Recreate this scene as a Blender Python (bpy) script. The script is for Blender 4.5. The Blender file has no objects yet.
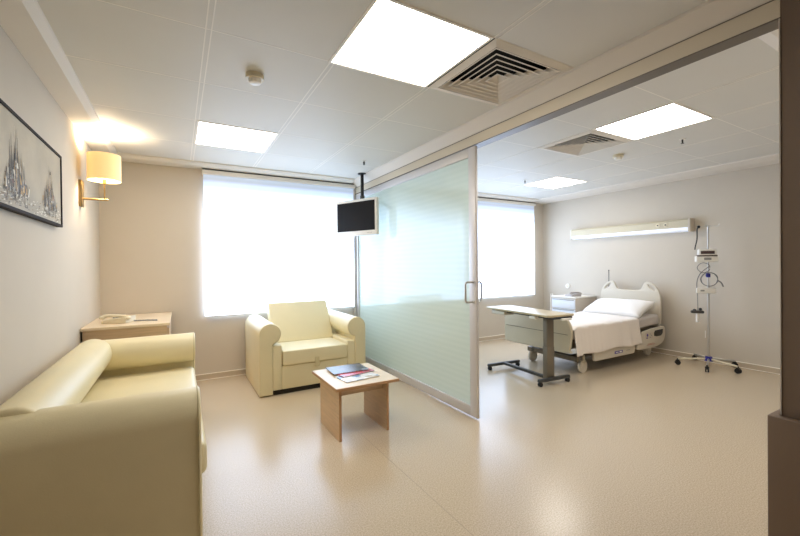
import bpy, bmesh, math, random
from mathutils import Vector, Matrix, noise
random.seed(7)
PI = math.pi
SC = bpy.context.scene
COL = SC.collection

# ------------------------------------------------------------------ materials
def S2L(c):
    return tuple((v/255/12.92 if v/255 <= .04045 else ((v/255+.055)/1.055)**2.4) for v in c)
def mat(name, rgb, rough=.5, metal=0, emis=None, es=0, bump=0, bscale=60, spec=.5, var=0, vscale=8,
        coat=0, trans=0, vstretch=(1, 1, 1), sheen=0, sub=0):
    m = bpy.data.materials.new(name); m.use_nodes = True
    nt = m.node_tree; b = nt.nodes['Principled BSDF']
    col = S2L(rgb) + (1,)
    b.inputs['Base Color'].default_value = col
    b.inputs['Roughness'].default_value = rough
    b.inputs['Metallic'].default_value = metal
    b.inputs['Specular IOR Level'].default_value = spec
    b.inputs['Coat Weight'].default_value = coat
    b.inputs['Coat Roughness'].default_value = .08
    b.inputs['Transmission Weight'].default_value = trans
    if sheen: b.inputs['Sheen Weight'].default_value = sheen
    if emis:
        b.inputs['Emission Color'].default_value = S2L(emis) + (1,)
        b.inputs['Emission Strength'].default_value = es
    if bump or var:
        tc = nt.nodes.new('ShaderNodeTexCoord'); mp = nt.nodes.new('ShaderNodeMapping')
        mp.inputs['Scale'].default_value = vstretch
        nt.links.new(tc.outputs['Object'], mp.inputs['Vector'])
    if var:
        n = nt.nodes.new('ShaderNodeTexNoise'); n.inputs['Scale'].default_value = vscale; n.inputs['Detail'].default_value = 4
        nt.links.new(mp.outputs[0], n.inputs['Vector'])
        r = nt.nodes.new('ShaderNodeValToRGB')
        r.color_ramp.elements[0].position = .3; r.color_ramp.elements[1].position = .7
        r.color_ramp.elements[0].color = tuple(max(0, c*(1-var)) for c in col[:3]) + (1,)
        r.color_ramp.elements[1].color = tuple(min(1, c*(1+var)) for c in col[:3]) + (1,)
        nt.links.new(n.outputs['Fac'], r.inputs[0]); nt.links.new(r.outputs[0], b.inputs['Base Color'])
    if bump:
        n2 = nt.nodes.new('ShaderNodeTexNoise'); n2.inputs['Scale'].default_value = bscale; n2.inputs['Detail'].default_value = 3
        nt.links.new(mp.outputs[0], n2.inputs['Vector'])
        bp = nt.nodes.new('ShaderNodeBump'); bp.inputs['Strength'].default_value = bump; bp.inputs['Distance'].default_value = .01
        nt.links.new(n2.outputs['Fac'], bp.inputs['Height']); nt.links.new(bp.outputs[0], b.inputs['Normal'])
    return m

M = {}
M['wall'] = mat('wall_paint', (204, 194, 179), .75, bump=.03, bscale=250, var=.015, vscale=3)
M['wall_dark'] = mat('wall_low_bounce', (104, 84, 64), .8, bump=.03, bscale=200)  # unseen front wall, colour darkened to cut bounced light
M['jamb'] = mat('jamb_shade_tone', (112, 94, 78), .6)  # darkened so the post's unlit side is in the colour
M['crown'] = mat('cornice_paint', (226, 218, 206), .6)
M['tile'] = mat('ceiling_metal_tile', (216, 213, 205), .55, spec=.35, var=.012, vscale=2)
M['pale_strip'] = mat('frame_and_joint_glint', (240, 235, 225), .45)  # light reflected at panel joints put into colour; also fixture frames
M['plenum'] = mat('plenum_dark', (22, 20, 18), .9)
M['beamface'] = mat('header_face', (214, 203, 182), .5)
M['track'] = mat('track_and_shadow_line', (112, 104, 94), .4, .3)
M['alu'] = mat('brushed_aluminium', (212, 208, 206), .4, .25)
M['steel'] = mat('polished_steel', (196, 193, 187), .35, .7)
M['brass'] = mat('aged_brass', (158, 132, 88), .35, .75)
M['leather'] = mat('cream_leatherette', (230, 218, 180), .42, bump=.05, bscale=180, var=.02, vscale=5)
M['piping'] = mat('cream_piping', (208, 194, 152), .45)
M['gap'] = mat('dark_gap', (40, 34, 24), .9)
M['wood'] = mat('beech_laminate', (204, 176, 142), .4, var=.10, vscale=6, vstretch=(1, 1, 12))
M['wood_top'] = mat('beech_laminate_top', (226, 206, 176), .35, var=.05, vscale=9, vstretch=(1, 8, 1))
M['wood_edge'] = mat('beech_edge_band', (186, 144, 104), .4)
M['white'] = mat('white_plastic', (236, 232, 224), .4)
M['cream'] = mat('cream_plastic', (222, 212, 186), .45)
M['bed_plastic'] = mat('bed_cream_plastic', (212, 203, 186), .42)
M['bed_beige'] = mat('bed_beige_plastic', (204, 193, 168), .45)
M['black'] = mat('black_plastic', (18, 18, 18), .4)
M['screen'] = mat('lcd_screen', (26, 22, 18), .5, spec=.12)
M['darkgrey'] = mat('dark_grey_metal', (72, 72, 70), .45, .4)
M['grey'] = mat('grey_plastic', (150, 148, 145), .5)
M['greybrown'] = mat('taupe_powder_coat', (118, 108, 92), .45, .1)
M['linen'] = mat('white_linen', (240, 230, 220), .85, bump=.25, bscale=14, sheen=.2)
M['linen2'] = mat('pillow_linen', (244, 240, 236), .85, bump=.35, bscale=9, sheen=.2)
M['mattress'] = mat('grey_mattress_cover', (206, 198, 192), .7)
M['purple'] = mat('purple_plastic', (74, 58, 150), .45)
M['blue'] = mat('blue_plastic', (52, 52, 150), .4)
M['cabwhite'] = mat('white_drawer_laminate', (226, 230, 236), .35)
M['cabside'] = mat('beige_cabinet_side', (206, 194, 178), .45)
M['obtop'] = mat('overbed_top_laminate', (206, 188, 152), .3)
M['lens'] = mat('lamp_lens', (245, 248, 255), .4, emis=(215, 230, 255), es=.28)
M['shade'] = mat('lamp_shade_fabric', (232, 214, 168), .8, emis=(255, 200, 120), es=.36)
M['panel_light'] = mat('light_diffuser', (255, 250, 245), .5, emis=(255, 249, 240), es=10.5)
M['tube'] = mat('grey_tubing', (120, 118, 116), .5)
M['skirt'] = mat('skirting_vinyl', (198, 182, 160), .5)
M['skirt_line'] = mat('skirting_line', (252, 246, 234), .5)

# floor: speckled sheet vinyl
def floor_mat():
    m = bpy.data.materials.new('speckled_vinyl_floor'); m.use_nodes = True
    nt = m.node_tree; b = nt.nodes['Principled BSDF']
    tc = nt.nodes.new('ShaderNodeTexCoord')
    n = nt.nodes.new('ShaderNodeTexNoise'); n.inputs['Scale'].default_value = 140; n.inputs['Detail'].default_value = 6; n.inputs['Roughness'].default_value = .7
    nt.links.new(tc.outputs['Object'], n.inputs['Vector'])
    r = nt.nodes.new('ShaderNodeValToRGB')
    r.color_ramp.elements[0].position = .38; r.color_ramp.elements[0].color = S2L((182, 163, 137)) + (1,)
    r.color_ramp.elements[1].position = .62; r.color_ramp.elements[1].color = S2L((216, 199, 173)) + (1,)
    nt.links.new(n.outputs['Fac'], r.inputs[0]); nt.links.new(r.outputs[0], b.inputs['Base Color'])
    n3 = nt.nodes.new('ShaderNodeTexNoise'); n3.inputs['Scale'].default_value = 2.2
    nt.links.new(tc.outputs['Object'], n3.inputs['Vector'])
    mr = nt.nodes.new('ShaderNodeMapRange'); mr.inputs['To Min'].default_value = .215; mr.inputs['To Max'].default_value = .255
    nt.links.new(n3.outputs['Fac'], mr.inputs['Value']); nt.links.new(mr.outputs[0], b.inputs['Roughness'])
    b.inputs['Specular IOR Level'].default_value = .5
    bp = nt.nodes.new('ShaderNodeBump'); bp.inputs['Strength'].default_value = .02; bp.inputs['Distance'].default_value = .001
    nt.links.new(n.outputs['Fac'], bp.inputs['Height']); nt.links.new(bp.outputs[0], b.inputs['Normal'])
    return m
M['floor'] = floor_mat()

# banded roller fabric: emission stands in for daylight, dimmed in bands towards the top
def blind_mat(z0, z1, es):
    m = bpy.data.materials.new('glowing_blind_fabric'); m.use_nodes = True
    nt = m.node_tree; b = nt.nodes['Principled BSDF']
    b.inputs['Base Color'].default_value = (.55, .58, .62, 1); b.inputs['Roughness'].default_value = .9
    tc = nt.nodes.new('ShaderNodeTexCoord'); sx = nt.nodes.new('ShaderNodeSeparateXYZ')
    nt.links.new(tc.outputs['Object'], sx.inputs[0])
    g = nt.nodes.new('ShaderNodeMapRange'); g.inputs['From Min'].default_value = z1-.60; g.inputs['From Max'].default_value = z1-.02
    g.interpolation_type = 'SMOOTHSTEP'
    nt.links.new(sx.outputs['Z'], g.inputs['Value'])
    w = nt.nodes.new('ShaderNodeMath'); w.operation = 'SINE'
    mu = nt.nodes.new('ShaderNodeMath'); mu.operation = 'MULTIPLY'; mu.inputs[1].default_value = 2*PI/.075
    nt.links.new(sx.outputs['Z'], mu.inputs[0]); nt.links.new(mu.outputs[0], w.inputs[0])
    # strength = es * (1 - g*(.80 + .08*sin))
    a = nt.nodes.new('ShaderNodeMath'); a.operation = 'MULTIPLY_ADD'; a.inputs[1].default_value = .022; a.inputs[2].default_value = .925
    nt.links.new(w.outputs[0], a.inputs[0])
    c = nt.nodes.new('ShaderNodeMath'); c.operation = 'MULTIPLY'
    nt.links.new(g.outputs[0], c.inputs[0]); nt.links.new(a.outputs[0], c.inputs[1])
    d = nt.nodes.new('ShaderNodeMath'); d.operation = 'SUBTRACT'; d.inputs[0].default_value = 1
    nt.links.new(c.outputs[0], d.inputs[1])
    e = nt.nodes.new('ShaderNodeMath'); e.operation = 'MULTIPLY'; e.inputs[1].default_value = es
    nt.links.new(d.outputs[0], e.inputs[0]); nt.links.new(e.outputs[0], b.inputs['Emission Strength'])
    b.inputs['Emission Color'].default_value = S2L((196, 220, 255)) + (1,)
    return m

def glass_frost():
    m = bpy.data.materials.new('frosted_glass'); m.use_nodes = True
    nt = m.node_tree; nt.nodes.clear()
    out = nt.nodes.new('ShaderNodeOutputMaterial')
    tl = nt.nodes.new('ShaderNodeBsdfTranslucent'); tl.inputs['Color'].default_value = S2L((190, 208, 196)) + (1,)
    df = nt.nodes.new('ShaderNodeBsdfDiffuse'); df.inputs['Color'].default_value = S2L((216, 228, 218)) + (1,)
    rf = nt.nodes.new('ShaderNodeBsdfRefraction'); rf.inputs['Color'].default_value = S2L((236, 248, 244)) + (1,)
    rf.inputs['Roughness'].default_value = .38; rf.inputs['IOR'].default_value = 1.05
    gl = nt.nodes.new('ShaderNodeBsdfGlossy'); gl.inputs['Roughness'].default_value = .07; gl.inputs['Color'].default_value = (.9, .95, 1, 1)
    m1 = nt.nodes.new('ShaderNodeMixShader'); m1.inputs[0].default_value = .62
    nt.links.new(tl.outputs[0], m1.inputs[1]); nt.links.new(df.outputs[0], m1.inputs[2])
    tc = nt.nodes.new('ShaderNodeTexCoord'); wv = nt.nodes.new('ShaderNodeTexWave'); wv.bands_direction = 'Z'
    wv.inputs['Scale'].default_value = 6.2; wv.inputs['Distortion'].default_value = 0
    nt.links.new(tc.outputs['Object'], wv.inputs['Vector'])
    wr = nt.nodes.new('ShaderNodeMapRange'); wr.inputs['To Min'].default_value = .56; wr.inputs['To Max'].default_value = .74
    nt.links.new(wv.outputs['Fac'], wr.inputs['Value']); nt.links.new(wr.outputs[0], m1.inputs[0])
    m2 = nt.nodes.new('ShaderNodeMixShader'); m2.inputs[0].default_value = .07
    nt.links.new(m1.outputs[0], m2.inputs[1]); nt.links.new(rf.outputs[0], m2.inputs[2])
    lw = nt.nodes.new('ShaderNodeLayerWeight'); lw.inputs['Blend'].default_value = .5
    pw = nt.nodes.new('ShaderNodeMath'); pw.operation = 'POWER'; pw.inputs[1].default_value = 3.5
    fr = nt.nodes.new('ShaderNodeMath'); fr.operation = 'MULTIPLY_ADD'; fr.inputs[1].default_value = .42; fr.inputs[2].default_value = .045
    nt.links.new(lw.outputs['Facing'], pw.inputs[0]); nt.links.new(pw.outputs[0], fr.inputs[0])
    m3 = nt.nodes.new('ShaderNodeMixShader')
    nt.links.new(fr.outputs[0], m3.inputs[0]); nt.links.new(m2.outputs[0], m3.inputs[1]); nt.links.new(gl.outputs[0], m3.inputs[2])
    nt.links.new(m3.outputs[0], out.inputs['Surface'])
    return m
M['frost'] = glass_frost()
def clear_glass():
    m = bpy.data.materials.new('window_glass'); m.use_nodes = True
    b = m.node_tree.nodes['Principled BSDF']
    b.inputs['Transmission Weight'].default_value = 1; b.inputs['Roughness'].default_value = 0; b.inputs['IOR'].default_value = 1.45
    return m
M['glass'] = clear_glass()

# ------------------------------------------------------------------ mesh helpers
ORG = {}
def root(name, loc, label=None, cat=None, group=None, kind=None, rz=0):
    o = bpy.data.objects.new(name, None); COL.objects.link(o)
    o.location = loc; o.rotation_euler = (0, 0, rz); o.empty_display_size = .05
    ORG[o.name] = Vector(loc)
    props(o, label, cat, group, kind); return o
def props(o, label=None, cat=None, group=None, kind=None):
    if label: o['label'] = label
    if cat: o['category'] = cat
    if group: o['group'] = group
    if kind: o['kind'] = kind
def obj(name, bm, mats, parent=None, label=None, cat=None, group=None, kind=None, smooth=38, origin=None):
    me = bpy.data.meshes.new(name)
    org = ORG[parent.name] if parent is not None else (Vector(origin) if origin else Vector((0, 0, 0)))
    bmesh.ops.recalc_face_normals(bm, faces=bm.faces)
    bmesh.ops.translate(bm, verts=bm.verts, vec=-org)
    bm.to_mesh(me); bm.free()
    o = bpy.data.objects.new(name, me); COL.objects.link(o)
    for m in (mats if isinstance(mats, (list, tuple)) else [mats]): me.materials.append(m)
    if smooth:
        me.polygons.foreach_set('use_smooth', [True]*len(me.polygons))
        me.set_sharp_from_angle(angle=math.radians(smooth))
    if parent is not None: o.parent = parent
    else: o.location = org
    ORG[o.name] = org
    props(o, label, cat, group, kind); return o
def B(): return bmesh.new()
def box(bm, x0, x1, y0, y1, z0, z1, bev=0, seg=2, mi=0, mtx=None):
    r = bmesh.ops.create_cube(bm, size=1)
    vs = r['verts']
    bmesh.ops.scale(bm, verts=vs, vec=(abs(x1-x0), abs(y1-y0), abs(z1-z0)))
    bmesh.ops.translate(bm, verts=vs, vec=((x0+x1)/2, (y0+y1)/2, (z0+z1)/2))
    fs = set(f for v in vs for f in v.link_faces)
    if bev:
        es = set(e for v in vs for e in v.link_edges)
        rr = bmesh.ops.bevel(bm, geom=list(es), offset=bev, segments=seg, profile=.5, affect='EDGES', clamp_overlap=True)
        fs = set(rr['faces']) | set(f for f in fs if f.is_valid)
        vs = list(set(v for f in fs for v in f.verts))
    for f in fs:
        if f.is_valid: f.material_index = mi
    if mtx is not None: bmesh.ops.transform(bm, matrix=mtx, verts=vs)
    return vs
def cyl(bm, p0, p1, r0, r1=None, seg=20, mi=0, cap=True):
    p0, p1 = Vector(p0), Vector(p1); r1 = r0 if r1 is None else r1
    d = p1-p0; L = d.length
    r = bmesh.ops.create_cone(bm, cap_ends=cap, cap_tris=False, segments=seg, radius1=r0, radius2=r1, depth=L)
    rot = Vector((0, 0, 1)).rotation_difference(d.normalized()).to_matrix().to_4x4()
    bmesh.ops.transform(bm, matrix=Matrix.Translation((p0+p1)/2) @ rot, verts=r['verts'])
    for f in set(f for v in r['verts'] for f in v.link_faces): f.material_index = mi
    return r['verts']
def sph(bm, c, r, sx=1, sy=1, sz=1, seg=16, mi=0):
    rr = bmesh.ops.create_uvsphere(bm, u_segments=seg, v_segments=max(6, seg//2), radius=r)
    bmesh.ops.scale(bm, verts=rr['verts'], vec=(sx, sy, sz)); bmesh.ops.translate(bm, verts=rr['verts'], vec=c)
    for f in set(f for v in rr['verts'] for f in v.link_faces): f.material_index = mi
def smoothpts(pts, n=6):
    P = [Vector(p) for p in pts]; out = []
    for i in range(len(P)-1):
        a = P[max(0, i-1)]; b = P[i]; c = P[i+1]; d = P[min(len(P)-1, i+2)]
        for k in range(n):
            t = k/n
            out.append(.5*((2*b)+(-a+c)*t+(2*a-5*b+4*c-d)*t*t+(-a+3*b-3*c+d)*t*t*t))
    out.append(P[-1]); return out
def tube(bm, pts, r, seg=10, closed=False, mi=0):
    P = [Vector(p) for p in pts]; n = len(P); rings = []
    prev = None
    for i in range(n):
        if closed: t = (P[(i+1) % n]-P[i-1])
        else: t = P[min(i+1, n-1)]-P[max(i-1, 0)]
        t.normalize()
        if prev is None:
            up = Vector((0, 0, 1)) if abs(t.z) < .9 else Vector((1, 0, 0))
            a = t.cross(up).normalized()
        else:
            a = (prev-t*prev.dot(t)).normalized()
        prev = a; b = t.cross(a)
        rings.append([bm.verts.new(P[i]+(a*math.cos(2*PI*k/seg)+b*math.sin(2*PI*k/seg))*r) for k in range(seg)])
    m = n if closed else n-1
    for i in range(m):
        A, Bq = rings[i], rings[(i+1) % n]
        for k in range(seg):
            f = bm.faces.new((A[k], A[(k+1) % seg], Bq[(k+1) % seg], Bq[k])); f.material_index = mi
    if not closed:
        for R in (rings[0], rings[-1]):
            f = bm.faces.new(R); f.material_index = mi
def extrude_profile(bm, pts, axis, a0, a1, bev=0, seg=3, mi=0):
    """pts: 2-D outline in the plane normal to axis ('x': (y,z), 'y': (x,z), 'z': (x,y)); rounded ends."""
    def P(u, v, a):
        return {'x': (a, u, v), 'y': (u, a, v), 'z': (u, v, a)}[axis]
    n = len(pts)
    def offset(d):
        if d == 0: return list(pts)
        area = sum(pts[i][0]*pts[(i+1) % n][1]-pts[(i+1) % n][0]*pts[i][1] for i in range(n))
        sgn = 1 if area > 0 else -1
        out = []
        for i in range(n):
            p0, p1, p2 = Vector(pts[i-1]), Vector(pts[i]), Vector(pts[(i+1) % n])
            e1 = (p1-p0).normalized(); e2 = (p2-p1).normalized()
            n1 = Vector((-e1.y, e1.x))*sgn; n2 = Vector((-e2.y, e2.x))*sgn
            m = n1+n2
            m = m/max(.3, m.length_squared)*2
            q = p1+m*d; out.append((q.x, q.y))
        return out
    s = 1 if a1 > a0 else -1
    layers = []
    if bev:
        for k in range(seg+1):
            th = PI/2*k/seg; layers.append((bev*(1-math.sin(th)), a0+s*bev*(1-math.cos(th))))
        L2 = [(o, a0+a1-a) for o, a in layers][::-1]
        layers += L2
    else: layers = [(0, a0), (0, a1)]
    rings = [[bm.verts.new(P(u, v, a)) for (u, v) in offset(o)] for o, a in layers]
    for A, Bq in zip(rings, rings[1:]):
        for i in range(n):
            f = bm.faces.new((A[i], A[(i+1) % n], Bq[(i+1) % n], Bq[i])); f.material_index = mi
    for R in (rings[0], rings[-1]):
        f = bm.faces.new(R); f.material_index = mi
def outline(loops, thick, bev=0):
    """filled 2-D outline with holes -> bmesh lying in XY, centred on z=0"""
    cu = bpy.data.curves.new('tmp', 'CURVE'); cu.dimensions = '2D'; cu.fill_mode = 'BOTH'
    cu.extrude = thick/2-bev; cu.bevel_depth = bev; cu.bevel_resolution = 2
    for lp in loops:
        s = cu.splines.new('POLY'); s.points.add(len(lp)-1)
        for p, q in zip(s.points, lp): p.co = (q[0], q[1], 0, 1)
        s.use_cyclic_u = True
    o = bpy.data.objects.new('tmp', cu); COL.objects.link(o)
    dg = bpy.context.evaluated_depsgraph_get(); dg.update()
    me = bpy.data.meshes.new_from_object(o.evaluated_get(dg))
    bm = bmesh.new(); bm.from_mesh(me)
    bpy.data.objects.remove(o); bpy.data.curves.remove(cu); bpy.data.meshes.remove(me)
    bmesh.ops.remove_doubles(bm, verts=bm.verts, dist=1e-5)
    return bm
def rrect(x0, x1, y0, y1, r, n=6):
    pts = []
    for cx, cy, a in ((x1-r, y1-r, 0), (x0+r, y1-r, 90), (x0+r, y0+r, 180), (x1-r, y0+r, 270)):
        for k in range(n+1):
            t = math.radians(a+90*k/n); pts.append((cx+r*math.cos(t), cy+r*math.sin(t)))
    return pts
def copy_tree(o, parent=None):
    c = o.copy(); COL.objects.link(c); c.parent = parent
    ORG[c.name] = ORG[o.name]
    for ch in list(o.children): copy_tree(ch, c)
    return c

# ------------------------------------------------------------------ measured room
XL, XR, YB, YF = -.7016, 6.0168, 5.0165, -1.3
ZC, ZK = 2.472, 2.432           # ceiling, underside of cornice
XD, YP = 2.1514, .60            # partition line, jamb
YR = .60                        # front wall of the bed room
T = .12

def st(name, bm, m, parent=None, label=None, **k):
    return obj(name, bm, m, parent, label=label, kind='structure' if parent is None else None, **k)

bm = B(); box(bm, XL-T, XR+T, YF-T, YB+T, -.1, 0); box(bm, 1.2115, 1.2155, YF, YB-.02, -.001, .0004, mi=1); st('floor', bm, [M['floor'], mat('welded_seam', (168, 150, 126), .4)], smooth=0)
bm = B(); box(bm, XL-T, XL, YF-T, YB+T, 0, 2.62); st('wall_left', bm, M['wall'], smooth=0)
bm = B(); box(bm, XR, XR+T, YR-T, YB+T, 0, 2.62); st('wall_right', bm, M['wall'], smooth=0)
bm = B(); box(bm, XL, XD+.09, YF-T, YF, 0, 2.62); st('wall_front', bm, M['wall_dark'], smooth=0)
bm = B(); box(bm, XD+.09, XR, YR-T, YR, 0, 2.62); st('wall_front_bedroom', bm, M['wall'], smooth=0)
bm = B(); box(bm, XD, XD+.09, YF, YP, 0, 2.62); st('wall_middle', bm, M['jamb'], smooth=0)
# back wall with two window openings
W1 = (.262, 2.14, .745, 2.40); W2 = (2.55, 5.74, .745, 2.40)
bm = B()
y0, y1 = YB, YB+T
for a in ((XL, W1[0], 0, 2.62), (W1[1], W2[0], 0, 2.62), (W2[1], XR, 0, 2.62),
          (W1[0], W1[1], 0, W1[2]), (W2[0], W2[1], 0, W2[2]), (W1[0], W1[1], W1[3], 2.62), (W2[0], W2[1], W2[3], 2.62)):
    box(bm, a[0], a[1], y0, y1, a[2], a[3])
bmesh.ops.remove_doubles(bm, verts=bm.verts, dist=1e-5)
st('wall_back', bm, M['wall'], smooth=0)
for i, W in enumerate((W1, W2)):
    bm = B()
    for a in ((W[0], W[0]+.05, W[2], W[3]), (W[1]-.05, W[1], W[2], W[3]), (W[0], W[1], W[2], W[2]+.05), (W[0], W[1], W[3]-.05, W[3]),
              ((W[0]+W[1])/2-.025, (W[0]+W[1])/2+.025, W[2], W[3])):
        box(bm, a[0], a[1], YB+.05, YB+.10, a[2], a[3], .004, 1)
    w = st('window_%d' % (i+1), bm, M['white'])
    bm = B(); box(bm, W[0]+.03, W[1]-.03, YB+.07, YB+.076, W[2]+.03, W[3]-.03); obj('glass_pane', bm, M['glass'], w)

# --- ceiling: clip-in metal panels with pale strips painting the reflections at their joints, openings for lights and grilles
LX = [XL, -.52, .145, .785, 1.44, 2.07, XD]
LY = [YF, -.5, .16, .82, 1.49, 2.12, 2.75, 3.475, 4.14, 4.80, YB]
RX = [XD+.09, 2.50, 3.15, 3.785, 4.43, 5.08, 5.64, XR]
RY = [YR, .82, 1.45, 2.09, 2.70, 3.45, 4.05, 4.80, YB]
L_open = {(3, 4), (2, 7), (4, 4)}      # x cell, y cell
R_open = {(2, 2), (2, 3), (4, 5)}
bm = B()
box(bm, XL-T, XR+T, YF-T, YB+T, 2.62, 2.70, mi=2)
def cells(XS, YS, opens):
    for i in range(len(XS)-1):
        for j in range(len(YS)-1):
            if (i, j) in opens: continue
            box(bm, XS[i], XS[i+1], YS[j], YS[j+1], ZC, ZC+.012, mi=0)
cells(LX, LY, L_open); cells(RX, RY, R_open)
for x in (.145, .785, 1.44):
    for d in (-.013, .013): box(bm, x+d-.0028, x+d+.0028, YF, 4.80, ZC-.0012, ZC+.002, mi=1)
for y in LY[1:-2]: box(bm, -.52, 2.07, y-.0034, y+.0034, ZC-.0007, ZC+.002, mi=1)
for x in RX[1:-2]:
    for d in (-.011, .011): box(bm, x+d-.0024, x+d+.0024, .82, 4.80, ZC-.0012, ZC+.002, mi=1)
for y in RY[2:-2]: box(bm, XD+.09, 5.64, y-.0034, y+.0034, ZC-.0007, ZC+.002, mi=1)
st('ceiling', bm, [M['tile'], M['pale_strip'], M['plenum']], smooth=0)

# --- cornices (kept clear of one another: mitred at the corners by butting)
def cornice(name, pts, axis, a0, a1):
    bm = B(); extrude_profile(bm, pts, axis, a0, a1); st(name, bm, M['crown'], smooth=0)
cornice('trim_1', [(XL+.001, ZK), (XL+.14, ZK+.004), (-.525, ZC-.012), (-.52, ZC-.0005), (XL+.001, ZC-.0005)], 'y', YF, YB-.001)
cornice('trim_2', [(YB-.001, ZK), (YB-.17, ZK+.004), (4.805, ZC-.012), (4.80, ZC-.0005), (YB-.001, ZC-.0005)], 'x', -.52, 2.07)
cornice('trim_3', [(2.07, ZC-.0005), (2.075, ZC-.014), (XD-.002, 2.392), (XD-.001, 2.386), (XD-.001, ZC-.0005)], 'y', YF, YB-.001)
cornice('trim_4', [(XR-.001, ZK), (XR-.22, ZK+.004), (5.65, ZC-.014), (5.64, ZC-.0005), (XR-.001, ZC-.0005)], 'y', YR+.001, YB-.001)
cornice('trim_5', [(YB-.001, ZK), (YB-.17, ZK+.004), (4.805, ZC-.012), (4.80, ZC-.0005), (YB-.001, ZC-.0005)], 'x', XD+.092, 5.64)
cornice('trim_6', [(YR+.001, ZK), (YR+.15, ZK+.004), (.815, ZC-.012), (.82, ZC-.0005), (YR+.001, ZC-.0005)], 'x', XD+.092, 5.64)

# --- header over the opening with the dark sliding track in its underside
bm = B(); box(bm, XD, XD+.09, YP+.001, YB-.001, 2.303, ZC-.001)
box(bm, XD-.003, XD, YP+.001, YB-.001, 2.3805, 2.3845, mi=1)  # thin dark strip paints the shadow line below the cornice
h = st('trim_7', bm, [M['beamface'], M['track']], smooth=0)
bm = B()
box(bm, XD+.0005, XD+.0895, YP+.001, YB-.001, 2.297, 2.303)
obj('sliding_track', bm, M['track'], h, smooth=0, label='dark metal sliding track under the header')

# --- skirting
def skirt(name, x0, x1, y0, y1, side):
    bm = B(); d = .012
    box(bm, x0, x1, y0, y1, 0.001, .064, mi=0)
    e = .0015
    X0, X1, Y0, Y1 = x0, x1, y0, y1
    if side == 'L': X1 += e
    if side == 'R': X0 -= e
    if side == 'B': Y0 -= e
    box(bm, X0, X1, Y0, Y1, .062, .070, mi=1)
    if side == 'L': X1 += .006
    if side == 'R': X0 -= .006
    if side == 'B': Y0 -= .006
    box(bm, X0, X1, Y0, Y1, .0008, .006, mi=1)
    st(name, bm, [M['skirt'], M['skirt_line']], smooth=0)
skirt('baseboard_left', XL, XL+.012, YF, YB-.02, 'L')
skirt('baseboard_back', XL+.02, XD-.03, YB-.012, YB, 'B')
skirt('baseboard_back_bedroom', XD+.1, XR-.02, YB-.012, YB, 'B')
skirt('baseboard_right', XR-.012, XR, YR, YB-.02, 'R')

# --- jamb guard, lower part of the near post
bm = B()
extrude_profile(bm, [(XD-.045, .40), (XD-.005, .40), (XD-.005, YP+.006), (XD+.135, YP+.006), (XD+.135, YP+.034), (XD-.037, YP+.034), (XD-.043, YP+.031), (XD-.045, YP+.025)], 'z', 0.001, .668, .006)
obj('corner_guard', bm, mat('guard_vinyl', (110, 90, 72), .55), origin=(XD, .5, 0), label='brown vinyl guard round the foot of the doorway post at right',
    cat='corner guard', smooth=40)
bm = B(); box(bm, XD-.004, XD+.094, YP, YP+.004, .67, 2.296)
st('trim_8', bm, mat('jamb_edge', (200, 190, 178), .5), smooth=0)

# ------------------------------------------------------------------ ceiling fittings
def light_panel(x0, x1, y0, y1, label):
    t = root('ceiling_light', ((x0+x1)/2, (y0+y1)/2, ZC), label, 'ceiling light', 'recessed square ceiling lights')
    bm = B(); f = .016; z0, z1 = ZC-.004, ZC+.03
    box(bm, x0, x1, y0, y0+f, z0, z1); box(bm, x0, x1, y1-f, y1, z0, z1)
    box(bm, x0, x0+f, y0+f, y1-f, z0, z1); box(bm, x1-f, x1, y0+f, y1-f, z0, z1)
    box(bm, x0, x1, y0, y1, z1, z1+.01)
    obj('frame', bm, M['pale_strip'], t, smooth=0)
    bm = B(); box(bm, x0+f, x1-f, y0+f, y1-f, ZC, ZC+.01); obj('diffuser', bm, M['panel_light'], t, smooth=0)
light_panel(.76, 1.428, 1.49, 2.135, 'large square ceiling light beside the grille in the sitting area, nearest the viewer')
light_panel(.145, .785, 3.475, 4.14, 'square ceiling light in front of the window in the sitting area')
light_panel(3.15, 3.785, 1.45, 2.09, 'square ceiling light beside the small grille over the bed area')
light_panel(4.43, 5.08, 3.45, 4.05, 'square ceiling light furthest back, near the bed area window')

def grille(x0, x1, y0, y1, label):
    cx, cy = (x0+x1)/2, (y0+y1)/2; t = root('air_grille', (cx, cy, ZC), label, 'air grille', 'square ceiling air grilles')
    hx, hy = (x1-x0)/2, (y1-y0)/2; k = min(hx, hy)
    bm = B(); box(bm, x0, x1, y0, y1, ZC+.10, ZC+.105, mi=0)
    for a in ((x0, x0+.004, y0, y1), (x1-.004, x1, y0, y1), (x0, x1, y0, y0+.004), (x0, x1, y1-.004, y1)):
        box(bm, a[0], a[1], a[2], a[3], ZC+.004, ZC+.10)
    obj('backing', bm, M['plenum'], t, smooth=0)
    def ring(bm, so, zo, si, zi):
        V = []
        for s, z in ((so, zo), (si, zi), (si, zi+.0015), (so, zo+.0015)):
            V.append([bm.verts.new((cx+a*s*hx/k, cy+b*s*hy/k, z)) for a, b in ((-1, -1), (1, -1), (1, 1), (-1, 1))])
        for i in range(4):
            A, C = V[i], V[(i+1) % 4]
            for j in range(4): bm.faces.new((A[j], A[(j+1) % 4], C[(j+1) % 4], C[j]))
    bm = B(); ring(bm, k, ZC-.002, k*.85, ZC-.012); ring(bm, k*.85, ZC-.012, k*.835, ZC+.01)
    obj('frame', bm, M['crown'], t, smooth=0)
    n = 6
    for i in range(n):
        s = k*(.83-.79*i/n)
        bm = B(); w = k*.79/n
        ring(bm, s, ZC-.010, s-w*.25, ZC-.009); ring(bm, s-w*.15, ZC-.010, s-w*1.15 if s-w*1.15 > .004 else .004, ZC+.022)
        obj('vane', bm, M['crown'], t, smooth=0)
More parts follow.
